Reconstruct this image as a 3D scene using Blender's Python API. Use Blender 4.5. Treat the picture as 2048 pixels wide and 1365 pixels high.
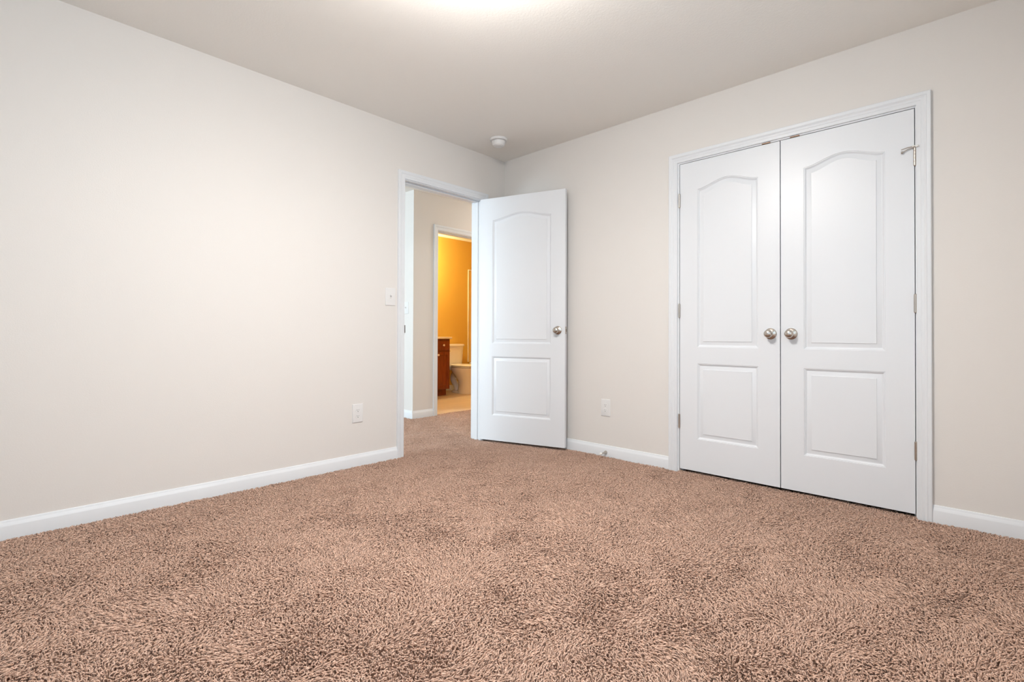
import bpy, bmesh, math, random
import numpy as np
from mathutils import Vector, Matrix
random.seed(4)
for _o in list(bpy.data.objects): bpy.data.objects.remove(_o, do_unlink=True)
C = bpy.context.scene.collection
PI = math.pi

# ------------------------------------------------------------------ camera
W, L, H = 3.40, 4.40, 2.44           # room: x 0..W, y -L..0, ceiling H
cam_data = bpy.data.cameras.new('camera')
cam = bpy.data.objects.new('camera', cam_data); C.objects.link(cam)
F_PX, SY = 996.19, -22.494
YAW, PITCH, ROLL = 0.75779, 0.00886, 0.00361
fw = Vector((-math.sin(YAW)*math.cos(PITCH), math.cos(YAW)*math.cos(PITCH), math.sin(PITCH)))
rt = Vector((math.cos(YAW), math.sin(YAW), 0)); up = rt.cross(fw)
r2 = rt*math.cos(ROLL)+up*math.sin(ROLL); u2 = -rt*math.sin(ROLL)+up*math.cos(ROLL)
m = Matrix((r2, u2, -fw)).transposed().to_4x4()
m.translation = Vector((3.10247, -3.17315, 0.90133))
cam.matrix_world = m
cam_data.sensor_width = 36.0
cam_data.lens = 36.0*F_PX/2048
cam_data.shift_y = SY/2048
cam_data.clip_start = 0.02
bpy.context.scene.camera = cam

# ------------------------------------------------------------------ world, light, exposure
sc = bpy.context.scene
sc.view_settings.view_transform = 'Standard'
sc.view_settings.look = 'None'
sc.view_settings.gamma = 1.0
sc.view_settings.use_curve_mapping = False
sc.view_settings.exposure = 0.28
w = bpy.data.worlds.new('sky'); sc.world = w; w.use_nodes = True
w.node_tree.nodes['Background'].inputs[0].default_value = (0.75, 0.86, 1.0, 1)
w.node_tree.nodes['Background'].inputs[1].default_value = 1.0

def area(name, loc, rot, sx, sy, power, col):
    d = bpy.data.lights.new(name, 'AREA'); d.shape = 'RECTANGLE'
    d.size = sx; d.size_y = sy; d.energy = power; d.color = col
    o = bpy.data.objects.new(name, d); C.objects.link(o)
    o.location = loc; o.rotation_euler = rot
    return o
# daylight entering by the bedroom window (rear wall), the far window of the hall area
area('daylight_bedroom', (2.25, -L-0.05, 1.53), (PI/2, 0, 0), 1.44, 1.14, 7, (0.42, 0.74, 1.0))
area('side_fill', (W+0.05, -2.25, 1.53), (PI/2, 0, PI/2), 1.40, 1.14, 7.5, (0.50, 0.80, 1.0))  # added fill light from the side, evens out left wall and ceiling
area('daylight_hall', (-1.9, -L-0.03, 1.35), (PI/2, 0, 0), 1.7, 1.7, 108, (0.72, 0.89, 1.0))

# ------------------------------------------------------------------ materials
def mat(name, col, rough=0.5, metal=0.0, spec=0.5, bump=None, coat=0.0):
    mt = bpy.data.materials.new(name); mt.use_nodes = True
    nt = mt.node_tree; b = nt.nodes['Principled BSDF']
    b.inputs['Base Color'].default_value = (*col, 1)
    b.inputs['Roughness'].default_value = rough
    b.inputs['Metallic'].default_value = metal
    b.inputs['Specular IOR Level'].default_value = spec
    b.inputs['Coat Weight'].default_value = coat
    if bump:
        sc_, st, dist = bump
        tc = nt.nodes.new('ShaderNodeTexCoord')
        n = nt.nodes.new('ShaderNodeTexNoise'); n.inputs['Scale'].default_value = sc_
        n.inputs['Detail'].default_value = 3
        bp = nt.nodes.new('ShaderNodeBump'); bp.inputs['Strength'].default_value = st
        bp.inputs['Distance'].default_value = dist
        nt.links.new(tc.outputs['Object'], n.inputs['Vector'])
        nt.links.new(n.outputs['Fac'], bp.inputs['Height'])
        nt.links.new(bp.outputs['Normal'], b.inputs['Normal'])
    return mt

def mix_noise(mt, c1, c2, scale, detail=2, lo=0.35, hi=0.65, stretch=None, dist=0.0):
    nt = mt.node_tree; b = nt.nodes['Principled BSDF']
    tc = nt.nodes.new('ShaderNodeTexCoord'); n = nt.nodes.new('ShaderNodeTexNoise')
    n.inputs['Scale'].default_value = scale; n.inputs['Detail'].default_value = detail
    n.inputs['Distortion'].default_value = dist
    if stretch:
        mp = nt.nodes.new('ShaderNodeMapping'); mp.inputs['Scale'].default_value = stretch
        nt.links.new(tc.outputs['Object'], mp.inputs[0]); nt.links.new(mp.outputs[0], n.inputs['Vector'])
    else: nt.links.new(tc.outputs['Object'], n.inputs['Vector'])
    r = nt.nodes.new('ShaderNodeValToRGB')
    r.color_ramp.elements[0].position = lo; r.color_ramp.elements[0].color = (*c1, 1)
    r.color_ramp.elements[1].position = hi; r.color_ramp.elements[1].color = (*c2, 1)
    nt.links.new(n.outputs['Fac'], r.inputs[0]); nt.links.new(r.outputs[0], b.inputs['Base Color'])

M = {}
M['wall'] = mat('wall_paint', (0.775, 0.742, 0.708), 0.65, spec=0.3, bump=(170, 0.25, 0.0012))
M['ceiling'] = mat('ceiling_paint', (0.92, 0.895, 0.85), 0.8, spec=0.2, bump=(110, 0.4, 0.002))
M['trim'] = mat('trim_paint', (0.79, 0.81, 0.835), 0.33, spec=0.5)
M['door'] = mat('door_paint', (0.79, 0.81, 0.84), 0.36, spec=0.5, bump=(60, 0.06, 0.0006))
M['plate'] = mat('white_plastic', (0.80, 0.79, 0.78), 0.35)
M['dark'] = mat('dark_slot', (0.03, 0.025, 0.02), 0.6)
M['nickel'] = mat('satin_nickel', (0.56, 0.51, 0.46), 0.26, metal=1.0)
M['hinge'] = mat('hinge_nickel', (0.50, 0.45, 0.40), 0.32, metal=1.0)
M['bronze'] = mat('bronze_strike', (0.26, 0.18, 0.13), 0.35, metal=1.0)
M['rubber'] = mat('white_rubber', (0.85, 0.84, 0.80), 0.6)
M['backing'] = mat('carpet_backing', (0.30, 0.19, 0.13), 0.95, spec=0.1, bump=(300, 0.6, 0.004))
M['pile'] = mat('carpet_yarn', (0.5, 0.35, 0.27), 0.85, spec=0.12)
mix_noise(M['pile'], (0.435, 0.268, 0.190), (0.70, 0.470, 0.362), 140, 1, 0.38, 0.62)
M['pile'].node_tree.nodes['Principled BSDF'].inputs['Sheen Weight'].default_value = 0.15
M['bathwall'] = mat('bath_wall_paint', (0.68, 0.43, 0.09), 0.6, spec=0.3, bump=(170, 0.25, 0.0012))
M['porcelain'] = mat('porcelain', (0.86, 0.83, 0.79), 0.12, coat=0.5)
M['seat'] = mat('toilet_seat_plastic', (0.88, 0.86, 0.80), 0.2)
M['counter'] = mat('cultured_marble', (0.86, 0.82, 0.74), 0.2)
M['surround'] = mat('surround_acrylic', (0.80, 0.60, 0.24), 0.3)
M['cherry'] = mat('cherry_wood', (0.25, 0.06, 0.02), 0.35)
mix_noise(M['cherry'], (0.13, 0.020, 0.006), (0.25, 0.052, 0.014), 9, 4, 0.3, 0.7, (6, 6, 0.6), 0.6)
M['knobw'] = mat('pale_knob', (0.85, 0.72, 0.60), 0.3)
M['glass'] = mat('window_glass', (1, 1, 1), 0.0)
M['glass'].node_tree.nodes['Principled BSDF'].inputs['Transmission Weight'].default_value = 1.0

def bathfloor():
    mt = mat('vinyl_tile', (0.6, 0.5, 0.4), 0.35)
    nt = mt.node_tree; b = nt.nodes['Principled BSDF']
    tc = nt.nodes.new('ShaderNodeTexCoord')
    br = nt.nodes.new('ShaderNodeTexBrick'); br.offset = 0.5
    br.inputs['Scale'].default_value = 1.0
    br.inputs['Brick Width'].default_value = 0.9; br.inputs['Row Height'].default_value = 0.15
    br.inputs['Mortar Size'].default_value = 0.002
    br.inputs['Color1'].default_value = (0.66, 0.53, 0.40, 1); br.inputs['Color2'].default_value = (0.58, 0.46, 0.34, 1)
    br.inputs['Mortar'].default_value = (0.42, 0.33, 0.25, 1)
    mp = nt.nodes.new('ShaderNodeMapping'); mp.inputs['Rotation'].default_value = (0, 0, PI/2)
    nt.links.new(tc.outputs['Object'], mp.inputs[0]); nt.links.new(mp.outputs[0], br.inputs['Vector'])
    nt.links.new(br.outputs['Color'], b.inputs['Base Color'])
    return mt
M['bathfloor'] = bathfloor()
def emis(name, col, s):
    mt = mat(name, col, 0.4); b = mt.node_tree.nodes['Principled BSDF']
    b.inputs['Emission Color'].default_value = (*col, 1); b.inputs['Emission Strength'].default_value = s
    return mt
M['lampglass'] = emis('lamp_glass', (1.0, 0.968, 0.93), 104.0)
M['hallfill'] = emis('hall_fill_glass', (1.0, 0.92, 0.82), 118.0)  # glow of the added hall fill lamp
M['bathglass'] = emis('bath_lamp_glass', (1.0, 0.55, 0.20), 12.0)

# ------------------------------------------------------------------ mesh helpers
def add_box(bm, x0, x1, y0, y1, z0, z1, bev=0.0, seg=1):
    v = [bm.verts.new(p) for p in ((x0,y0,z0),(x1,y0,z0),(x1,y1,z0),(x0,y1,z0),(x0,y0,z1),(x1,y0,z1),(x1,y1,z1),(x0,y1,z1))]
    fs = [bm.faces.new([v[i] for i in q]) for q in ((0,3,2,1),(4,5,6,7),(0,1,5,4),(1,2,6,5),(2,3,7,6),(3,0,4,7))]
    if bev > 0:
        es = list({e for f in fs for e in f.edges})
        bmesh.ops.bevel(bm, geom=es, offset=bev, segments=seg, affect='EDGES', profile=0.5)

def add_lathe(bm, prof, n=32, mtx=Matrix.Identity(4)):
    """prof: (r, h) list revolved around local z"""
    rings = []
    for r, h in prof:
        if r < 1e-6: rings.append([bm.verts.new(mtx @ Vector((0, 0, h)))])
        else: rings.append([bm.verts.new(mtx @ Vector((r*math.cos(2*PI*k/n), r*math.sin(2*PI*k/n), h))) for k in range(n)])
    for a, b in zip(rings, rings[1:]):
        for k in range(n):
            k2 = (k+1) % n
            if len(a) == 1 and len(b) == 1: continue
            if len(a) == 1: bm.faces.new((a[0], b[k2], b[k]))
            elif len(b) == 1: bm.faces.new((a[k], a[k2], b[0]))
            else: bm.faces.new((a[k], a[k2], b[k2], b[k]))

def add_loft(bm, loops, cap0=True, cap1=True):
    """loops: lists of 3D points with equal counts, closed"""
    R = [[bm.verts.new(p) for p in l] for l in loops]
    n = len(R[0])
    for a, b in zip(R, R[1:]):
        for k in range(n): bm.faces.new((a[k], a[(k+1) % n], b[(k+1) % n], b[k]))
    if cap0: bm.faces.new(list(reversed(R[0])))
    if cap1: bm.faces.new(R[-1])

def add_tube(bm, pts, r, n=10, ref=None):
    pts = [Vector(p) for p in pts]; loops = []
    for i, p in enumerate(pts):
        d = (pts[min(i+1, len(pts)-1)] - pts[max(i-1, 0)]).normalized()
        a = d.cross(Vector(ref)) if ref else (d.cross(Vector((0, 0, 1))) if abs(d.z) < 0.9 else d.cross(Vector((1, 0, 0))))
        a.normalize(); b = d.cross(a)
        rr = r[i] if isinstance(r, (list, tuple)) else r
        loops.append([p + rr*(a*math.cos(2*PI*k/n) + b*math.sin(2*PI*k/n)) for k in range(n)])
    add_loft(bm, loops)

def obj(name, bm, m, parent=None, smooth=None, loc=None):
    bmesh.ops.recalc_face_normals(bm, faces=bm.faces)
    me = bpy.data.meshes.new(name); bm.to_mesh(me); bm.free()
    me.materials.append(m)
    if smooth is not None:
        me.polygons.foreach_set('use_smooth', [True]*len(me.polygons))
        me.set_sharp_from_angle(angle=math.radians(smooth))
    o = bpy.data.objects.new(name, me); C.objects.link(o)
    if parent: o.parent = parent
    if loc is not None: o.location = loc
    return o

def empty(name, loc=(0, 0, 0), rz=0.0, parent=None):
    o = bpy.data.objects.new(name, None); C.objects.link(o)
    o.location = loc; o.rotation_euler = (0, 0, rz); o.empty_display_size = 0.05
    if parent: o.parent = parent
    return o
def tag(o, label, cat=None, group=None, kind=None):
    o['label'] = label
    if cat: o['category'] = cat
    if group: o['group'] = group
    if kind: o['kind'] = kind
    return o
def struct(o, label, cat):
    return tag(o, label, cat, kind='structure')
def B(): return bmesh.new()
def boxes(name, lst, m, label, cat, parent=None):
    bm = B()
    for q in lst: add_box(bm, *q)
    o = obj(name, bm, m, parent)
    if not parent: struct(o, label, cat)
    return o

# ------------------------------------------------------------------ room shell
T = 0.125
HW = -1.30                                   # hall face of the bathroom wall
DY0, DY1, DZ = -1.050, -0.275, 2.040         # bedroom doorway jamb faces
CX0, CX1, CZ = 1.633, 2.859, 2.038           # closet opening jamb faces
BY0, BY1, BZ = 0.278, 1.040, 2.050           # bathroom doorway
J = 0.018                                    # jamb thickness
BX = -3.13                                   # bathroom end wall
FZ = -0.016                                  # carpet backing level

boxes('floor', [(-4.2, W+T, -L-T, 3.3, -0.12, FZ-0.002)], M['backing'], 'flat subfloor under the brown carpet', 'floor')
boxes('bathroom_floor', [(BX, HW-T, -0.05+T, 3.1, FZ-0.002, -0.001), (HW-T, HW-0.04, BY0, BY1, FZ-0.002, -0.001)], M['bathfloor'],
      'pale tan vinyl floor of the bathroom beyond the hall', 'floor')
boxes('ceiling', [(-4.2, W+T, -L-T, 3.3, H, H+0.1)], M['ceiling'], 'smooth pale ceiling over the room', 'ceiling')
boxes('wall_left', [(-T, 0, -L-T, DY0-J, FZ, H), (-T, 0, DY1+J, 0, FZ, H), (-T, 0, DY0-J, DY1+J, DZ+J, H)], M['wall'],
      'long pale beige wall on the left with the open doorway', 'wall')
boxes('wall_right', [(-T, CX0-J, 0, T, FZ, H), (CX1+J, W+T, 0, T, FZ, H), (CX0-J, CX1+J, 0, T, CZ+J, H)], M['wall'],
      'pale beige wall on the right holding the double closet doors', 'wall')
boxes('wall_rear', [(0, W, -L-T, -L, FZ, 0.88), (0, W, -L-T, -L, 2.16, H), (0, 1.48, -L-T, -L, 0.88, 2.16), (3.02, W, -L-T, -L, 0.88, 2.16)], M['wall'],
      'beige wall behind the camera with the window', 'wall')
boxes('wall_near', [(W, W+T, -L-T, 0, FZ, 0.88), (W, W+T, -L-T, 0, 2.16, H), (W, W+T, -L-T, -3.00, 0.88, 2.16), (W, W+T, -1.50, 0, 0.88, 2.16)], M['wall'], 'beige wall beside the camera', 'wall')
boxes('wall_closet', [(CX0-0.35, CX1+0.35, 0.78, 0.80, FZ, H), (CX0-0.37, CX0-0.35, T, 0.80, FZ, H), (CX1+0.35, CX1+0.37, T, 0.80, FZ, H)],
      M['wall'], 'inside walls of the closet behind the double doors', 'wall')
# hall and bathroom
boxes('wall_hall', [(HW-T, HW, -0.05, BY0-J, FZ, H), (HW-T, HW, BY1+J, 3.1, FZ, H), (HW-T, HW, BY0-J, BY1+J, BZ+J, H)], M['wall'],
      'tan hall wall around the bathroom doorway', 'wall')
boxes('wall_hall_end', [(HW, -T, 2.6, 2.7, FZ, H)], M['wall'], 'far end wall of the hall', 'wall')
boxes('wall_hall_side', [(-T, -T+0.05, T, 2.7, FZ, H)], M['wall'], 'hall wall opposite the bathroom', 'wall')
boxes('wall_landing', [(-4.2, HW-T, -0.05, -0.05+T/2, FZ, H)], M['wall'], 'bright daylit wall beside the hall corner', 'wall')
boxes('wall_landing_rear', [(-4.2, -T, -L-T, -L, FZ, 0.4), (-4.2, -T, -L-T, -L, 2.25, H), (-4.2, -2.8, -L-T, -L, 0.4, 2.25), (-1.0, -T, -L-T, -L, 0.4, 2.25),
      (-4.2, -4.1, -L, -0.05, FZ, H)], M['wall'], 'walls of the landing around its window', 'wall')
boxes('wall_bath_end', [(BX-0.1, BX, -0.05, 3.2, FZ, H)], M['bathwall'], 'golden yellow wall behind the toilet', 'wall')
boxes('wall_bath_left', [(BX, HW-T, -0.05+T/2, -0.05+T, FZ, H)], M['bathwall'], 'golden yellow left wall inside the bathroom', 'wall')
boxes('wall_bath_far', [(BX, HW-T, 3.1, 3.2, FZ, H)], M['bathwall'], 'golden yellow wall beyond the bathtub', 'wall')
boxes('wall_bath_door', [(HW-T-0.004, HW-T, -0.05+T, BY0-J, FZ, H), (HW-T-0.004, HW-T, BY1+J, 3.1, FZ, H), (HW-T-0.004, HW-T, BY0-J, BY1+J, BZ+J, H)],
      M['bathwall'], 'golden yellow inner face of the bathroom door wall', 'wall')

# baseboards -----------------------------------------------------------
BP = [(0.0, FZ), (0.0125, FZ), (0.0125, 0.0555), (0.0118, 0.0575), (0.0070, 0.0700), (0.0062, 0.0715), (0.0058, 0.0760), (0.0040, 0.0795), (0.0, 0.0805)]
def baseboard(name, runs, label):
    bm = B()
    for (p0, p1, nrm) in runs:
        loops = []
        for p in (p0, p1):
            loops.append([Vector((p[0]+nrm[0]*t, p[1]+nrm[1]*t, z)) for t, z in BP])
        add_loft(bm, loops)
    return struct(obj(name, bm, M['trim'], smooth=25), label, 'baseboard')
baseboard('baseboard_left', [((0, -L), (0, DY0-0.063), (1, 0)), ((0, DY1+0.063), (0, 0), (1, 0))], 'white baseboard along the foot of the left wall')
baseboard('baseboard_right', [((0.0125, 0), (CX0-0.070, 0), (0, -1)), ((CX1+0.062, 0), (W, 0), (0, -1))], 'white baseboard along the foot of the closet wall')
baseboard('baseboard_rear', [((0.0125, -L), (W, -L), (0, 1))], 'white baseboard behind the camera')
baseboard('baseboard_near', [((W, -L+0.0125), (W, -0.0125), (-1, 0))], 'white baseboard beside the camera')
baseboard('baseboard_hall', [((HW, -0.0625), (HW, BY0-0.063), (1, 0)), ((HW, BY1+0.063), (HW, 2.6), (1, 0)),
                             ((-4.1, -0.05), (HW, -0.05), (0, -1))], 'white baseboard turning the hall corner beyond the doorway')
baseboard('baseboard_bath', [((BX, 1.56), (BX, 2.30), (1, 0))], 'baseboard behind the toilet')

# casings and jambs ------------------------------------------------------
CP = [(0.0, 0.0), (0.0, 0.0085), (0.0018, 0.0105), (0.0170, 0.0112), (0.0190, 0.0125), (0.0215, 0.0118), (0.0300, 0.0122), (0.0345, 0.0150),
      (0.0385, 0.0172), (0.0420, 0.0160), (0.0440, 0.0166), (0.0540, 0.0172), (0.0570, 0.0150), (0.0570, 0.0)]
def casing(a0, a1, ztop, to3, parent, width=0.057, name='casing'):
    """three mitred sides around an opening; to3(a, depth, z)"""
    bm = B(); k = width/0.057
    path = [(a0, FZ, -1, 0), (a0, ztop, -1, 1), (a1, ztop, 1, 1), (a1, FZ, 1, 0)]
    loops = []
    for a, z, sa, sz in path:
        loops.append([Vector(to3(a+sa*u*k, t, z+sz*u*k)) for u, t in CP])
    add_loft(bm, loops)
    return obj(name, bm, M['trim'], parent, smooth=20)

# bedroom doorway (trim_1)
t1 = empty('trim_1', (0, (DY0+DY1)/2, 0)); struct(t1, 'white moulded frame of the open bedroom doorway', 'door frame')
def loc1(o): o.location = -t1.location; return o
loc1(casing(DY0-0.006, DY1+0.006, DZ+0.006, lambda a, t, z: (t, a, z), t1))
loc1(casing(DY0-0.006, DY1+0.006, DZ+0.006, lambda a, t, z: (-T-t, a, z), t1))
bm = B(); add_box(bm, -T, 0, DY0-J, DY0, FZ, DZ+J, 0.0008); add_box(bm, -T, 0, DY1, DY1+J, FZ, DZ+J, 0.0008); add_box(bm, -T, 0, DY0, DY1, DZ, DZ+J, 0.0008)
loc1(obj('jamb', bm, M['trim'], t1))
bm = B(); add_box(bm, -0.078, -0.040, DY0, DY0+0.010, FZ, DZ, 0.002); add_box(bm, -0.078, -0.040, DY1-0.010, DY1, FZ, DZ, 0.002)
add_box(bm, -0.078, -0.040, DY0+0.010, DY1-0.010, DZ-0.010, DZ, 0.002)
loc1(obj('stop_moulding', bm, M['trim'], t1))
bm = B(); add_box(bm, -0.030, 0.010, DY0+0.0002, DY0+0.0022, 0.908, 0.966, 0.0008); add_box(bm, 0.006, 0.0125, DY0-0.002, DY0+0.0022, 0.910, 0.964, 0.0015)
tag(loc1(obj('strike_plate', bm, M['hinge'], t1)), 'metal strike plate')

# closet frame (trim_2)
t2 = empty('trim_2', ((CX0+CX1)/2, 0, 0)); struct(t2, 'white moulded frame around the double closet doors', 'door frame')
def loc2(o): o.location = -t2.location; return o
loc2(casing(CX0-0.011, CX1+0.004, CZ+0.008, lambda a, t, z: (a, -t, z), t2, 0.058))
bm = B(); add_box(bm, CX0-J, CX0, 0, T, FZ, CZ+J, 0.0008); add_box(bm, CX1, CX1+J, 0, T, FZ, CZ+J, 0.0008); add_box(bm, CX0, CX1, 0, T, CZ, CZ+J, 0.0008)
add_box(bm, CX0, CX0+0.01, 0.040, 0.075, FZ, CZ); add_box(bm, CX1-0.01, CX1, 0.040, 0.075, FZ, CZ)
loc2(obj('jamb', bm, M['trim'], t2))
for x0, x1 in ((2.147, 2.194), (2.298, 2.347)):
    bm = B(); add_box(bm, x0, x1, -0.0020, 0.022, CZ-0.0010, CZ+0.0012, 0.0004); add_box(bm, x0, x1, -0.0050, -0.0002, CZ-0.0015, CZ+0.0050, 0.0012)
    tag(loc2(obj('catch_strike', bm, M['bronze'], t2)), 'bronze coloured catch strike')

# bathroom doorway (trim_3)
t3 = empty('trim_3', (HW, (BY0+BY1)/2, 0)); struct(t3, 'white frame of the bathroom doorway in the hall', 'door frame')
def loc3(o): o.location = -t3.location; return o
loc3(casing(BY0-0.006, BY1+0.006, BZ+0.006, lambda a, t, z: (HW+t, a, z), t3))
bm = B(); add_box(bm, HW-T-0.004, HW, BY0-J, BY0, FZ, BZ+J); add_box(bm, HW-T-0.004, HW, BY1, BY1+J, FZ, BZ+J); add_box(bm, HW-T-0.004, HW, BY0, BY1, BZ, BZ+J)
loc3(obj('jamb', bm, M['trim'], t3))
bm = B(); add_box(bm, HW-0.078, HW-0.04, BY0, BY0+0.01, FZ, BZ, 0.002); add_box(bm, HW-0.078, HW-0.04, BY1-0.01, BY1, FZ, BZ, 0.002)
add_box(bm, HW-0.078, HW-0.04, BY0+0.01, BY1-0.01, BZ-0.01, BZ, 0.002)
loc3(obj('stop_moulding', bm, M['trim'], t3))

# ------------------------------------------------------------------ windows
def window(name, centre, rz, wd, z0, z1, label):
    """built in a local frame: wall inner face at y=0, outdoors towards +y"""
    r = empty(name, (centre[0], centre[1], 0), rz); struct(r, label, 'window')
    x0, x1 = -wd/2, wd/2; bm = B(); y0, y1 = 0.060, T
    for q in ((x0, x0+0.05, y0, y1, z0, z1), (x1-0.05, x1, y0, y1, z0, z1), (x0+0.05, x1-0.05, y0, y1, z0, z0+0.05), (x0+0.05, x1-0.05, y0, y1, z1-0.05, z1),
              (x0+0.05, x1-0.05, y0+0.01, y1-0.01, (z0+z1)/2-0.02, (z0+z1)/2+0.02)): add_box(bm, *q)
    obj('window_frame', bm, M['trim'], r)
    bm = B(); add_box(bm, x0+0.05, x1-0.05, T-0.024, T-0.020, z0+0.05, z1-0.05); obj('pane', bm, M['glass'], r)
    bm = B(); add_box(bm, x0-0.03, x1+0.03, -0.03, 0.058, z0-0.02, z0, 0.004); obj('window_sill', bm, M['trim'], r)
window('window_1', (2.25, -L), PI, 1.54, 0.90, 2.16, 'white framed bedroom window behind the camera')
window('added_window', (W, -2.25), -PI/2, 1.50, 0.90, 2.16, 'added white framed window beside the camera, an opening for fill light')  # unseen window added to carry the side fill light
window('window_3', (-1.9, -L), PI, 1.80, 0.42, 2.25, 'white framed window of the landing')

# ------------------------------------------------------------------ panel doors
PP = [(0.0, 0.0), (0.0018, 0.0030), (0.0050, 0.0030), (0.0062, 0.0046), (0.0125, 0.0092), (0.0155, 0.0098), (0.0362, 0.0042), (0.0370, 0.0016), (0.0380, 0.0010)]
def outline(x0, x1, z0, z1, rise, n=40):
    pts = [(x0, z0), (x1, z0)]
    if rise <= 0: return pts + [(x1, z1), (x0, z1)]
    for k in range(n+1):
        t = k/n; s = 0.5-0.5*math.cos(2*PI*t)
        s = s**0.86
        pts.append((x1+(x0-x1)*t, z1+rise*s))
    return pts
def panel_door(bm, w, z0, z1, th, mx, shoulder, rise, mid1, mid0, bot, y_face=0.0, both=False):
    """door slab local: x 0..w, front face at y=y_face looking to -y"""
    def V(x, y, z): return bm.verts.new((x, y, z))
    def side(yf, s):
        top = lambda d: outline(mx+d, w-mx-d, mid1+d, shoulder-d*0.97, rise)
        low = lambda d: outline(mx+d, w-mx-d, bot+d, mid0-d, 0)
        Y = lambda d: yf + s*d
        def quad(xa, xb, za, zb):
            bm.faces.new([V(xa, yf, za), V(xb, yf, za), V(xb, yf, zb), V(xa, yf, zb)])
        quad(0, mx, z0, z1); quad(w-mx, w, z0, z1)
        quad(mx, w-mx, z0, bot); quad(mx, w-mx, mid0, mid1)
        arch = top(0)[2:]
        for a, b in zip(arch, arch[1:]):
            bm.faces.new([V(b[0], yf, b[1]), V(a[0], yf, a[1]), V(a[0], yf, z1), V(b[0], yf, z1)])
        for fn in (top, low):
            loops = []
            for d, dep in PP:
                q = fn(d)
                loops.append([bm.verts.new((p[0], Y(dep), p[1])) for p in q])
            n = len(loops[0])
            for A, Bq in zip(loops, loops[1:]):
                for k in range(n): bm.faces.new((A[k], A[(k+1) % n], Bq[(k+1) % n], Bq[k]))
            bm.faces.new(loops[-1])
    side(y_face, 1)
    yb = y_face+th
    if both: side(yb, -1)
    else: bm.faces.new([V(0, yb, z0), V(w, yb, z0), V(w, yb, z1), V(0, yb, z1)])
    for q in (((0, z0), (0, z1)), ((w, z0), (w, z1)), ((0, z0), (w, z0)), ((0, z1), (w, z1))):
        (xa, za), (xb, zb) = q
        bm.faces.new([V(xa, y_face, za), V(xb, y_face, zb), V(xb, yb, zb), V(xa, yb, za)])
    bmesh.ops.remove_doubles(bm, verts=bm.verts, dist=0.00005)

KNOB = [(0.0, 0.0645), (0.009, 0.0640), (0.016, 0.0620), (0.0210, 0.0575), (0.0234, 0.0515), (0.0236, 0.0460), (0.0218, 0.0400), (0.0180, 0.0335),
        (0.0138, 0.0280), (0.0112, 0.0230), (0.0104, 0.0170), (0.0110, 0.0100)]
ROSE = [(0.0, 0.0130), (0.0125, 0.0128), (0.0200, 0.0105), (0.0265, 0.0065), (0.0315, 0.0045), (0.0330, 0.0030), (0.0330, 0.0)]
def knob(parent, x, z, y=0.0, sgn=-1, hole=True):
    mt = Matrix.Translation((x, y, z)) @ Matrix.Rotation(PI/2 if sgn < 0 else -PI/2, 4, 'X')
    bm = B(); add_lathe(bm, KNOB, 40, mt); k = obj('knob', bm, M['nickel'], parent, smooth=60)
    tag(k, 'satin nickel knob')
    bm = B(); add_lathe(bm, ROSE, 40, mt); obj('rosette', bm, M['nickel'], k, smooth=50)
    if hole:
        bm = B(); add_lathe(bm, [(0.0, 0.0001), (0.0022, 0.0)], 12, Matrix.Translation((x+0.0112*0.7, y+sgn*0.0185, z-0.0112*0.72)) @ Matrix.Rotation(PI/2, 4, 'X') @ Matrix.Rotation(0.8, 4, 'Y'))
        obj('set_screw', bm, M['dark'], k)
def hinge(parent, x, y, zc, h=0.089):
    bm = B(); r = 0.0062; z0 = zc-h/2; prof = [(0.0, z0-0.003), (0.0035, z0-0.0028), (0.0052, z0)]
    for k in range(5):
        a = z0+k*h/5; b = z0+(k+1)*h/5
        prof += [(r-0.0008, a+0.0001), (r, a+0.0008), (r, b-0.0008), (r-0.0008, b-0.0001)]
    prof += [(0.0052, z0+h), (0.0035, z0+h+0.0028), (0.0, z0+h+0.003)]
    add_lathe(bm, prof, 20, Matrix.Translation((x, y, 0)))
    o = obj('hinge', bm, M['hinge'], parent, smooth=28); tag(o, 'nickel hinge barrel')
    return o

DW, DZ0, DZ1, DTH = 0.607, 0.0165, 2.0350, 0.035
def closet_door(name, x0, knob_x, hinge_x, label):
    r = empty(name, (x0, 0.0015, 0)); struct(r, label, 'door')
    bm = B(); panel_door(bm, DW, DZ0, DZ1, DTH, 0.118, 1.850, 0.045, 0.822, 0.715, 0.224)
    obj('door_slab', bm, M['door'], r, smooth=22)
    knob(r, knob_x-x0, 0.909)
    hs = [hinge(r, hinge_x-x0, -0.0065, z) for z in (1.793, 1.061, 0.330)]
    return r, hs
d2, _ = closet_door('door_2', 1.6365, 2.1935, 1.6350, 'white two-panel arched closet door, the left leaf of the pair')
d3, hs = closet_door('door_3', 2.2485, 2.3025, 2.8585, 'white two-panel arched closet door, the right leaf with a hinge pin stop')
# hinge pin stop on the top hinge of the right leaf
hx = 2.8585-2.2485
bm = B()
add_box(bm, hx-0.010, hx+0.010, -0.018, 0.0, 1.8390, 1.8420, 0.001)
add_tube(bm, [(hx-0.004, -0.012, 1.8420), (hx-0.025, -0.020, 1.8400), (hx-0.052, -0.026, 1.8330)], 0.0024)
add_tube(bm, [(hx-0.006, -0.008, 1.8360), (hx-0.026, -0.012, 1.8345), (hx-0.040, -0.010, 1.8290), (hx-0.046, -0.008, 1.8250)], 0.0021)
add_tube(bm, [(hx-0.054, -0.010, 1.8230), (hx-0.047, -0.010, 1.8230)], 0.0062, 14)
st = obj('pin_stop', bm, M['hinge'], hs[0], smooth=40); tag(st, 'metal hinge pin stop arm')
bm = B(); add_tube(bm, [(hx-0.010, -0.014, 1.8425), (hx+0.001, -0.012, 1.8432)], 0.0052, 14)
add_tube(bm, [(hx+0.004, -0.018, 1.8385), (hx+0.015, -0.021, 1.8400)], 0.0048, 14)
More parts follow.
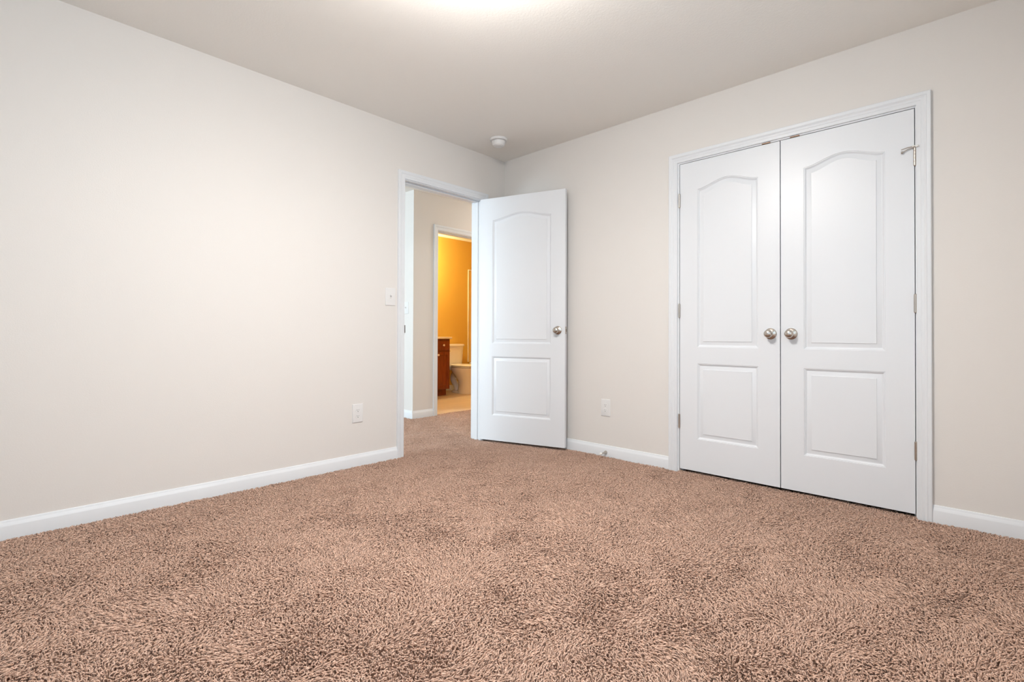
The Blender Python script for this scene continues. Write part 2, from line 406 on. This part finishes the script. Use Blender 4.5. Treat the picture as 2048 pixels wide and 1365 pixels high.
obj('rubber_tip', bm, M['rubber'], hs[0], smooth=40)

# bedroom door, swung wide open towards the closet wall
ang = math.radians(17.0)
PIN = (0.006, -0.2715)
hf = (PIN[0]+0.009*math.cos(ang)*0.0+0.010, PIN[1]-0.0335)
d1 = empty('door_1', (hf[0], hf[1], 0), ang); struct(d1, 'white two-panel arched bedroom door standing wide open', 'door')
bm = B(); panel_door(bm, 0.762, 0.0185, 2.0380, 0.035, 0.118, 1.853, 0.045, 0.824, 0.717, 0.226, both=True)
obj('door_slab', bm, M['door'], d1, smooth=22)
knob(d1, 0.762-0.060, 0.933, hole=False)
bm = B(); add_lathe(bm, [(r*0.9, h*0.52) for r, h in KNOB], 32, Matrix.Translation((0.702, 0.035, 0.933)) @ Matrix.Rotation(-PI/2, 4, 'X'))
tag(obj('knob', bm, M['nickel'], d1, smooth=60), 'satin nickel knob touching the wall behind')
bm = B(); add_box(bm, 0.7615, 0.7628, 0.006, 0.029, 0.933-0.029, 0.933+0.029, 0.0006)
lp = obj('latch_plate', bm, M['hinge'], d1)
bm = B(); add_box(bm, 0.7625, 0.7690, 0.011, 0.024, 0.933-0.010, 0.933+0.010, 0.002)
for dz in (-0.022, 0.022): add_box(bm, 0.7626, 0.7633, 0.0155, 0.0195, 0.933+dz-0.002, 0.933+dz+0.002)
obj('latch_bolt', bm, M['nickel'], lp)
for z in (1.793, 1.061, 0.330): hinge(d1, -0.006, 0.037, z)

# ------------------------------------------------------------------ wall plates
def outlet(name, loc, rz, label):
    """plate faces local -y"""
    r = empty(name, loc, rz); tag(r, label, 'outlet')
    bm = B(); w2, h2 = 0.0395, 0.0630
    loops = []
    for k, d in ((0.0, 0.0), (0.0004, 0.0036), (0.0030, 0.0058), (0.0042, 0.0061)):
        loops.append([(-w2+k, -d, -h2+k), (w2-k, -d, -h2+k), (w2-k, -d, h2-k), (-w2+k, -d, h2-k)])
    add_loft(bm, loops); obj('plate', bm, M['plate'], r, smooth=20)
    for s in (1, -1):
        zc = 0.0195*s; bm = B(); n = 32; prof = []
        for k in range(n):
            a = 2*PI*k/n; prof.append((0.0172*math.cos(a), max(-0.0125, min(0.0125, 0.0172*math.sin(a)))))
        add_loft(bm, [[(x, -0.005, zc+z) for x, z in prof], [(x, -0.0072, zc+z) for x, z in prof], [(x*0.96, -0.0076, zc+z*0.95) for x, z in prof]])
        rc = obj('receptacle', bm, M['plate'], r, smooth=25)
        bm = B(); add_box(bm, -0.0072, -0.0056, -0.0079, -0.0070, zc-0.001, zc+0.0075); add_box(bm, 0.0056, 0.0072, -0.0079, -0.0070, zc, zc+0.0068)
        add_lathe(bm, [(0.0026, 0.0079), (0.0, 0.00792)], 14, Matrix.Translation((0, 0, zc-0.0070)) @ Matrix.Rotation(PI/2, 4, 'X'))
        obj('slots', bm, M['dark'], rc)
    bm = B(); add_lathe(bm, [(0.0030, 0.0060), (0.0028, 0.0070), (0.0, 0.0072)], 14, Matrix.Rotation(PI/2, 4, 'X')); obj('screw', bm, M['plate'], r, smooth=40)
    return r
outlet('wall_outlet', (0, -1.425, 0.358), PI/2, 'white duplex outlet low on the left wall beside the doorway')
outlet('wall_outlet', (1.063, 0, 0.357), 0, 'white duplex outlet on the wall between open door and closet')

def switch(name, loc, rz, label):
    r = empty(name, loc, rz); tag(r, label, 'light switch')
    bm = B(); w2, h2 = 0.0410, 0.0630; loops = []
    for k, d in ((0.0, 0.0), (0.0004, 0.0036), (0.0030, 0.0058), (0.0042, 0.0061)):
        loops.append([(-w2+k, -d, -h2+k), (w2-k, -d, -h2+k), (w2-k, -d, h2-k), (-w2+k, -d, h2-k)])
    add_loft(bm, loops); obj('plate', bm, M['plate'], r, smooth=20)
    bm = B()
    for q in ((-0.0052, 0.0052, 0.0115, 0.0125), (-0.0052, 0.0052, -0.0125, -0.0115), (-0.0055, -0.0048, -0.012, 0.012), (0.0048, 0.0055, -0.012, 0.012)):
        add_box(bm, q[0], q[1], -0.0064, -0.0058, q[2], q[3])
    obj('toggle_slot', bm, M['hinge'], r)
    bm = B(); add_loft(bm, [[(-0.0045, -0.005, -0.004), (0.0045, -0.005, -0.004), (0.0045, -0.005, 0.009), (-0.0045, -0.005, 0.009)],
                            [(-0.0036, -0.020, 0.006), (0.0036, -0.020, 0.006), (0.0036, -0.019, 0.0125), (-0.0036, -0.019, 0.0125)]])
    obj('toggle', bm, M['plate'], r, smooth=20)
    for s in (1, -1):
        bm = B(); add_lathe(bm, [(0.0030, 0.0060), (0.0028, 0.0068), (0.0, 0.0070)], 14, Matrix.Translation((0, 0, 0.030*s)) @ Matrix.Rotation(PI/2, 4, 'X'))
        obj('screw', bm, M['plate'], r, smooth=40)
switch('light_switch', (0, -1.172, 1.168), PI/2, 'white toggle switch on the left wall beside the door frame')
switch('light_switch', (-1.425, -0.05, 1.180), 0, 'white toggle switch on the bright hall wall seen through the doorway')

# ------------------------------------------------------------------ smoke detector
sd = empty('smoke_detector', (0.330, -0.405, H)); tag(sd, 'round white smoke detector on the ceiling near the corner', 'smoke detector')
bm = B(); add_lathe(bm, [(0.0, 0.0), (0.0690, 0.0), (0.0695, -0.004), (0.0680, -0.012), (0.0640, -0.016), (0.054, -0.017), (0.0, -0.017)], 48); obj('mounting_base', bm, M['plate'], sd, smooth=35)
bm = B(); add_lathe(bm, [(0.0, -0.017), (0.0500, -0.0171), (0.0500, -0.0195), (0.0, -0.0195)], 48); tag(obj('vent_gap', bm, M['dark'], sd, smooth=35), 'dark gap between base and cover')
bm = B(); add_lathe(bm, [(0.0, -0.0195), (0.0540, -0.0195), (0.0540, -0.022), (0.0520, -0.034), (0.0480, -0.046), (0.0440, -0.053), (0.0400, -0.0555), (0.033, -0.0555), (0.030, -0.058), (0.0, -0.059)], 48)
obj('cover', bm, M['plate'], sd, smooth=35)

# ------------------------------------------------------------------ door stop on the baseboard
ds = empty('door_stop', (1.072, -0.0125, 0.030)); tag(ds, 'small metal door stop with white tip on the right baseboard', 'door stop')
mt = Matrix.Rotation(PI/2, 4, 'X')
bm = B(); add_lathe(bm, [(0.0, 0.0), (0.0125, 0.0), (0.0130, 0.003), (0.0115, 0.008), (0.0080, 0.020), (0.0052, 0.034), (0.0048, 0.062), (0.0, 0.062)], 24, mt); obj('stem', bm, M['nickel'], ds, smooth=40)
bm = B(); add_lathe(bm, [(0.0, 0.060), (0.0078, 0.060), (0.0088, 0.063), (0.0085, 0.073), (0.0060, 0.076), (0.0, 0.076)], 24, mt); tag(obj('tip', bm, M['rubber'], ds, smooth=40), 'white rubber tip')

# ------------------------------------------------------------------ ceiling lamp (just above the frame)
cl = empty('ceiling_lamp', (1.84, -2.06, H)); tag(cl, 'round frosted glass lamp hanging close under the bedroom ceiling', 'ceiling lamp')
bm = B(); add_lathe(bm, [(0.0, 0.0), (0.070, 0.0), (0.072, -0.006), (0.060, -0.022), (0.012, -0.026), (0.010, -0.030), (0.010, -0.130), (0.168, -0.136), (0.172, -0.140), (0.171, -0.146), (0.0, -0.144)], 48); obj('lamp_base', bm, M['nickel'], cl, smooth=35)
bm = B(); add_lathe(bm, [(0.0, -0.1445), (0.170, -0.1465), (0.207, -0.156), (0.204, -0.176), (0.170, -0.202), (0.08, -0.222), (0.0, -0.226)], 48); obj('glass_dome', bm, M['lampglass'], cl, smooth=60)

hl = empty('ceiling_lamp', (-0.72, 2.05, H)); tag(hl, 'added round glass lamp on the hall ceiling, unseen fill light for the hall', 'ceiling lamp')  # unseen lamp added to brighten the hall wall and carpet
bm = B(); add_lathe(bm, [(0.0, 0.0), (0.120, 0.0), (0.124, -0.006), (0.112, -0.024), (0.0, -0.024)], 40); obj('lamp_base', bm, M['nickel'], hl, smooth=35)
bm = B(); add_lathe(bm, [(0.0, -0.024), (0.110, -0.0242), (0.115, -0.036), (0.10, -0.065), (0.06, -0.085), (0.0, -0.092)], 40); obj('glass_dome', bm, M['hallfill'], hl, smooth=60)

# ------------------------------------------------------------------ bathroom
VF = -2.60
vn = empty('vanity_cabinet', (VF, 1.14, 0)); tag(vn, 'dark cherry vanity cabinet with pale knobs, seen through the bathroom doorway', 'cabinet')
def lv(o): o.location = -vn.location; return o
bm = B(); add_box(bm, BX+0.002, VF, 0.76, 1.522, 0.095, 0.828, 0.0015); lv(obj('body', bm, M['cherry'], vn))
bm = B(); add_box(bm, BX+0.002, VF-0.07, 0.765, 1.512, 0.0, 0.095); lv(obj('toe_kick', bm, M['cherry'], vn))
def front(y0, y1, z0, z1, name):
    bm = B(); x = VF; f = 0.045 if z1-z0 > 0.3 else 0.0
    if f:
        for q in ((y0, y0+f, z0, z1), (y1-f, y1, z0, z1), (y0+f, y1-f, z0, z0+f), (y0+f, y1-f, z1-f, z1)): add_box(bm, x, x+0.019, *q, 0.0012)
        add_box(bm, x, x+0.011, y0+f-0.002, y1-f+0.002, z0+f-0.002, z1-f+0.002)
    else: add_box(bm, x, x+0.019, y0, y1, z0, z1, 0.004, 2)
    return lv(obj(name, bm, M['cherry'], vn, smooth=30))
def vknob(par, y, z):
    bm = B(); add_lathe(bm, [(0.006, 0.0), (0.0055, 0.010), (0.010, 0.015), (0.0155, 0.020), (0.0150, 0.026), (0.009, 0.030), (0.0, 0.031)], 20,
                        Matrix.Translation((VF+0.019, y, z)) @ Matrix.Rotation(PI/2, 4, 'Y'))
    tag(obj('knob', bm, M['knobw'], par, smooth=50), 'pale cream knob')
f1 = front(1.262, 1.506, 0.660, 0.800, 'drawer'); vknob(f1, 1.384, 0.737)
f2 = front(1.262, 1.506, 0.115, 0.640, 'door'); vknob(f2, 1.285, 0.598)
f3 = front(0.775, 1.247, 0.660, 0.800, 'drawer')
f4 = front(0.775, 1.247, 0.115, 0.640, 'door'); vknob(f4, 1.222, 0.598)
ct = empty('countertop', (VF, 1.14, 0.83)); tag(ct, 'cream vanity top with backsplash on the cherry cabinet', 'countertop')
bm = B(); add_box(bm, BX+0.002, VF+0.030, 0.745, 1.545, 0.829, 0.858, 0.005, 2); o = obj('slab', bm, M['counter'], ct, smooth=40); o.location = -ct.location
bm = B(); add_box(bm, BX+0.002, BX+0.02, 0.745, 1.545, 0.858, 0.95, 0.004, 2); o = obj('backsplash', bm, M['counter'], ct, smooth=40); o.location = -ct.location

def ell(cx, cy, rx, ry, z, n=36, p=2.0, egg=0.0):
    out = []
    for k in range(n):
        a = 2*PI*k/n; c, s = math.cos(a), math.sin(a)
        q = (abs(c)**p+abs(s)**p)**(-1/p)
        rr = ry*(1-egg*c)
        out.append((cx+rx*c*q, cy+rr*s*q, z))
    return out
TY = 1.868
tl = empty('toilet', (BX+0.35, TY, 0)); tag(tl, 'white porcelain toilet beside the cherry vanity cabinet', 'toilet')
def lt(o): o.location = -tl.location; return o
tx = BX+0.115
bm = B(); add_loft(bm, [ell(tx, TY, 0.085, 0.190, 0.405, p=5), ell(tx, TY, 0.092, 0.205, 0.43, p=5), ell(tx, TY, 0.098, 0.222, 0.700, p=6)]); lt(obj('tank', bm, M['porcelain'], tl, smooth=40))
bm = B(); add_loft(bm, [ell(tx+0.002, TY, 0.103, 0.228, 0.703, p=6), ell(tx+0.002, TY, 0.110, 0.236, 0.710, p=6), ell(tx+0.002, TY, 0.110, 0.236, 0.728, p=6), ell(tx+0.002, TY, 0.104, 0.229, 0.741, p=6), ell(tx+0.002, TY, 0.08, 0.205, 0.745, p=5)])
lt(obj('tank_lid', bm, M['porcelain'], tl, smooth=40))
bm = B(); add_tube(bm, [(tx+0.098, TY-0.165, 0.640), (tx+0.118, TY-0.165, 0.640)], 0.009); add_tube(bm, [(tx+0.116, TY-0.168, 0.640), (tx+0.120, TY-0.095, 0.634)], [0.006, 0.007])
tag(lt(obj('flush_lever', bm, M['nickel'], tl, smooth=40)), 'metal flush lever')
# bowl: oval rim narrowing to a pedestal, with the trapway behind
bx = BX+0.47
bm = B()
add_loft(bm, [ell(bx+0.02, TY, 0.145, 0.110, 0.0, egg=0.05), ell(bx+0.02, TY, 0.140, 0.105, 0.03, egg=0.05), ell(bx+0.03, TY, 0.125, 0.098, 0.12, egg=0.08),
              ell(bx+0.03, TY, 0.135, 0.108, 0.19, egg=0.1), ell(bx+0.015, TY, 0.175, 0.138, 0.26, egg=0.12), ell(bx, TY, 0.215, 0.168, 0.325, egg=0.12),
              ell(bx, TY, 0.230, 0.180, 0.365, egg=0.12), ell(bx, TY, 0.232, 0.182, 0.392, egg=0.12), ell(bx, TY, 0.20, 0.15, 0.396, egg=0.12)])
add_loft(bm, [ell(BX+0.16, TY, 0.13, 0.125, 0.345, p=5), ell(BX+0.16, TY, 0.14, 0.172, 0.385, p=6), ell(BX+0.16, TY, 0.14, 0.172, 0.404, p=6)])
kp = [(-0.05, 0.20, 0.050), (-0.11, 0.245, 0.056), (-0.17, 0.280, 0.058), (-0.225, 0.272, 0.056), (-0.258, 0.235, 0.052), (-0.262, 0.190, 0.049), (-0.240, 0.150, 0.048),
      (-0.205, 0.118, 0.050), (-0.175, 0.085, 0.054), (-0.160, 0.050, 0.060), (-0.155, 0.010, 0.066)]
sp = []
for q in range(len(kp)-1):                                             # smooth the trapway curve
    p0, p1, p2, p3 = (kp[max(q-1, 0)], kp[q], kp[q+1], kp[min(q+2, len(kp)-1)])
    for t in (0, 0.25, 0.5, 0.75):
        sp.append(tuple(0.5*((2*b)+(-a+c)*t+(2*a-5*b+4*c-d)*t*t+(-a+3*b-3*c+d)*t**3) for a, b, c, d in zip(p0, p1, p2, p3)))
sp.append(kp[-1])
add_tube(bm, [(bx+a, TY, b) for a, b, c in sp], [c for a, b, c in sp], 24, (0, 1, 0))
add_loft(bm, [ell(bx-0.06, TY, 0.205, 0.100, 0.0, p=2.4), ell(bx-0.06, TY, 0.205, 0.100, 0.018, p=2.4), ell(bx-0.06, TY, 0.195, 0.088, 0.030, p=2.4), ell(bx-0.06, TY, 0.16, 0.06, 0.036, p=2.4)])
lt(obj('bowl', bm, M['porcelain'], tl, smooth=50))
bm = B(); add_loft(bm, [ell(bx+0.005, TY, 0.228, 0.183, 0.399, egg=0.1), ell(bx+0.005, TY, 0.236, 0.190, 0.404, egg=0.1), ell(bx+0.005, TY, 0.234, 0.188, 0.414, egg=0.1)])
lt(obj('seat', bm, M['seat'], tl, smooth=40))
bm = B(); add_loft(bm, [ell(bx+0.003, TY, 0.230, 0.185, 0.418, egg=0.1), ell(bx+0.003, TY, 0.238, 0.192, 0.422, egg=0.1), ell(bx+0.003, TY, 0.234, 0.188, 0.430, egg=0.1), ell(bx, TY, 0.18, 0.14, 0.436, egg=0.1)])
add_box(bm, bx-0.225, bx-0.19, TY-0.08, TY+0.08, 0.405, 0.434, 0.006, 2)
lt(obj('seat_lid', bm, M['seat'], tl, smooth=40))

tb = empty('bathtub', (BX+0.76, 2.72, 0)); tag(tb, 'cream bathtub edge just right of the toilet', 'bathtub')
bm = B(); y0, y1, x0, x1 = 2.365, 3.095, BX+0.012, HW-T-0.02
def rr(x0, x1, y0, y1, z, r=0.05, n=6):
    out = []
    for cx, cy, a0 in ((x1-r, y0+r, -PI/2), (x1-r, y1-r, 0), (x0+r, y1-r, PI/2), (x0+r, y0+r, PI)):
        for k in range(n+1): a = a0+PI/2*k/n; out.append((cx+r*math.cos(a), cy+r*math.sin(a), z))
    return out
add_loft(bm, [rr(x0, x1, y0+0.02, y1, 0.0, 0.01), rr(x0, x1, y0+0.015, y1, 0.37, 0.01), rr(x0, x1, y0, y1, 0.39, 0.01), rr(x0, x1, y0, y1, 0.425, 0.012), rr(x0+0.008, x1-0.008, y0+0.008, y1-0.008, 0.432, 0.012),
              rr(x0+0.07, x1-0.07, y0+0.07, y1-0.07, 0.430, 0.10), rr(x0+0.10, x1-0.12, y0+0.10, y1-0.10, 0.12, 0.12), rr(x0+0.16, x1-0.2, y0+0.16, y1-0.16, 0.07, 0.1)])
o = obj('tub_shell', bm, M['counter'], tb, smooth=40); o.location = -tb.location
sr = empty('shower_surround', (BX, 2.72, 0.435)); tag(sr, 'smooth wall surround with raised edge above the bathtub', 'shower surround')
bm = B(); add_box(bm, BX+0.0005, BX+0.006, 2.352, 3.09, 0.436, 1.965); o = obj('panel', bm, M['surround'], sr); o.location = -sr.location
bm = B(); add_box(bm, BX+0.0005, BX+0.016, 2.336, 2.352, 0.436, 1.975, 0.005, 2); add_box(bm, BX+0.0005, BX+0.016, 2.352, 3.09, 1.962, 1.975, 0.005, 2)
o = obj('edge_strip', bm, M['counter'], sr, smooth=40); o.location = -sr.location

pd = bpy.data.lights.new('bath_bulb', 'POINT'); pd.energy = 43; pd.color = (1.0, 0.84, 0.46); pd.shadow_soft_size = 0.06
po = bpy.data.objects.new('bath_bulb', pd); C.objects.link(po); po.location = (BX+0.28, 1.14, 1.95)
bl = empty('bath_light', (BX+0.02, 1.14, 2.02)); tag(bl, 'warm wall light bar above the bathroom vanity', 'wall light')
bm = B(); add_box(bm, 0.0, 0.03, -0.28, 0.28, -0.05, 0.05, 0.006, 2); o = obj('back_plate', bm, M['nickel'], bl)
o.location = (-0.019, 0, 0)
for k in (-0.19, 0, 0.19):
    bm = B(); add_lathe(bm, [(0.0, 0.06), (0.03, 0.058), (0.045, 0.02), (0.055, -0.05), (0.050, -0.06), (0.0, -0.062)], 24, Matrix.Translation((0.085, k, -0.03)))
    obj('glass_shade', bm, M['bathglass'], bl, smooth=50)

# ------------------------------------------------------------------ carpet pile (real tufts)
def carpet():
    rng = np.random.default_rng(7)
    def grid(x0, x1, y0, y1, s):
        nx, ny = int((x1-x0)/s), int((y1-y0)/s)
        X, Y = np.meshgrid(x0+(np.arange(nx)+0.5)*s, y0+(np.arange(ny)+0.5)*s)
        X = X+(rng.random(X.shape)-0.5)*s*1.05; Y = Y+(rng.random(Y.shape)-0.5)*s*1.05
        return np.stack([X.ravel(), Y.ravel()], 1)
    S = 0.0066
    P = [grid(0.014, W-0.014, -L+0.014, -0.0135, S), grid(CX0+0.002, CX1-0.002, -0.0135, 0.045, S),
         grid(-T, 0.014, DY0+0.004, DY1-0.004, S), grid(-1.75, -T, -1.45, -0.064, S), grid(HW+0.014, -T, -0.064, 1.25, S),
         grid(HW-0.04, HW+0.014, BY0+0.002, BY1-0.002, S)]
    P = np.concatenate(P); n = len(P)
    # smooth random flow field: leaning patches left by feet and the vacuum
    def field(scale, seed):
        r = np.random.default_rng(seed); v = np.zeros(n)
        for k in range(10):
            a = r.random()*2*PI; f = scale*(0.5+1.3*r.random()); ph = r.random()*2*PI
            v += np.sin(f*(P[:, 0]*math.cos(a)+P[:, 1]*math.sin(a))+ph+0.7*np.sin(f*0.6*(P[:, 0]*math.sin(a)-P[:, 1]*math.cos(a))+ph*2))
        return v/math.sqrt(10)*1.2
    fx = field(8, 1)*1.3+field(20, 3)*1.4+field(70, 5)*0.7; fy = field(8, 2)*1.3+field(20, 4)*1.4+field(70, 6)*0.7
    th = rng.random(n)*2*PI
    l1 = 0.0015*rng.random(n)
    d1 = np.stack([np.cos(th)*l1+fx*0.0014, np.sin(th)*l1+fy*0.0014], 1)
    l2 = 0.0028+0.0022*rng.random(n)
    d2 = d1+np.stack([np.cos(th)*l2+fx*0.0016, np.sin(th)*l2+fy*0.0016], 1)
    th2 = th+(rng.random(n)-0.5)*2.6
    l3 = 0.0026+0.0030*rng.random(n)
    d3 = d2+np.stack([np.cos(th2)*l3+fx*0.0008, np.sin(th2)*l3+fy*0.0008], 1)
    hz = 0.0150+0.0050*(rng.random(n)-0.5)+0.0007*field(40, 8)+0.0006*fx
    tip = hz+0.0030*(rng.random(n)-0.55)
    cs = [np.concatenate([P, np.full((n, 1), FZ-0.001)], 1), np.concatenate([P+d1, (FZ+hz*0.82)[:, None]], 1),
          np.concatenate([P+d2, (FZ+hz)[:, None]], 1), np.concatenate([P+d3, (FZ+tip)[:, None]], 1)]
    rad = [0.0018, 0.0024, 0.0025, 0.0016]
    u = np.stack([np.cos(th+PI/2), np.sin(th+PI/2)], 1)                   # side axis of the strand
    v = np.stack([np.cos(th), np.sin(th)], 1)
    V = np.zeros((n, 12, 3), np.float32)
    for ri, (c, r) in enumerate(zip(cs, rad)):
        lie = (0.0, 0.35, 0.85, 1.0)[ri]                                  # ring turns from flat to upright as the strand bends over
        for k in range(3):
            a = 2*PI*k/3+PI/2
            V[:, ri*3+k, :2] = c[:, :2]+u*(r*math.cos(a))-v*(r*math.sin(a)*(1-lie))
            V[:, ri*3+k, 2] = c[:, 2]+r*math.sin(a)*lie
    q = []
    for ri in (0, 1, 2):
        for k in range(3):
            k2 = (k+1) % 3; q.append((ri*3+k, ri*3+k2, ri*3+3+k2, ri*3+3+k))
    q = np.array(q, np.int32); tri = np.array((9, 10, 11), np.int32)
    base = (np.arange(n, dtype=np.int32)*12)[:, None]
    loops = np.concatenate([base+q.reshape(1, -1), base+tri.reshape(1, -1)], 1).ravel()     # 39 loops per tuft
    starts = (np.arange(n, dtype=np.int32)*39)[:, None]+(np.arange(10, dtype=np.int32)*4)[None]
    me = bpy.data.meshes.new('carpet')
    me.vertices.add(n*12); me.vertices.foreach_set('co', V.ravel())
    me.loops.add(n*39); me.loops.foreach_set('vertex_index', loops)
    me.polygons.add(n*10); me.polygons.foreach_set('loop_start', starts.ravel())
    me.polygons.foreach_set('use_smooth', np.ones(n*10, bool))
    me.update(calc_edges=True)
    me.materials.append(M['pile'])
    o = bpy.data.objects.new('carpet', me); C.objects.link(o)
    tag(o, 'brown twisted cut pile carpet covering the bedroom and hall floor', 'carpet', kind='stuff')
    print('tufts', n)
carpet()
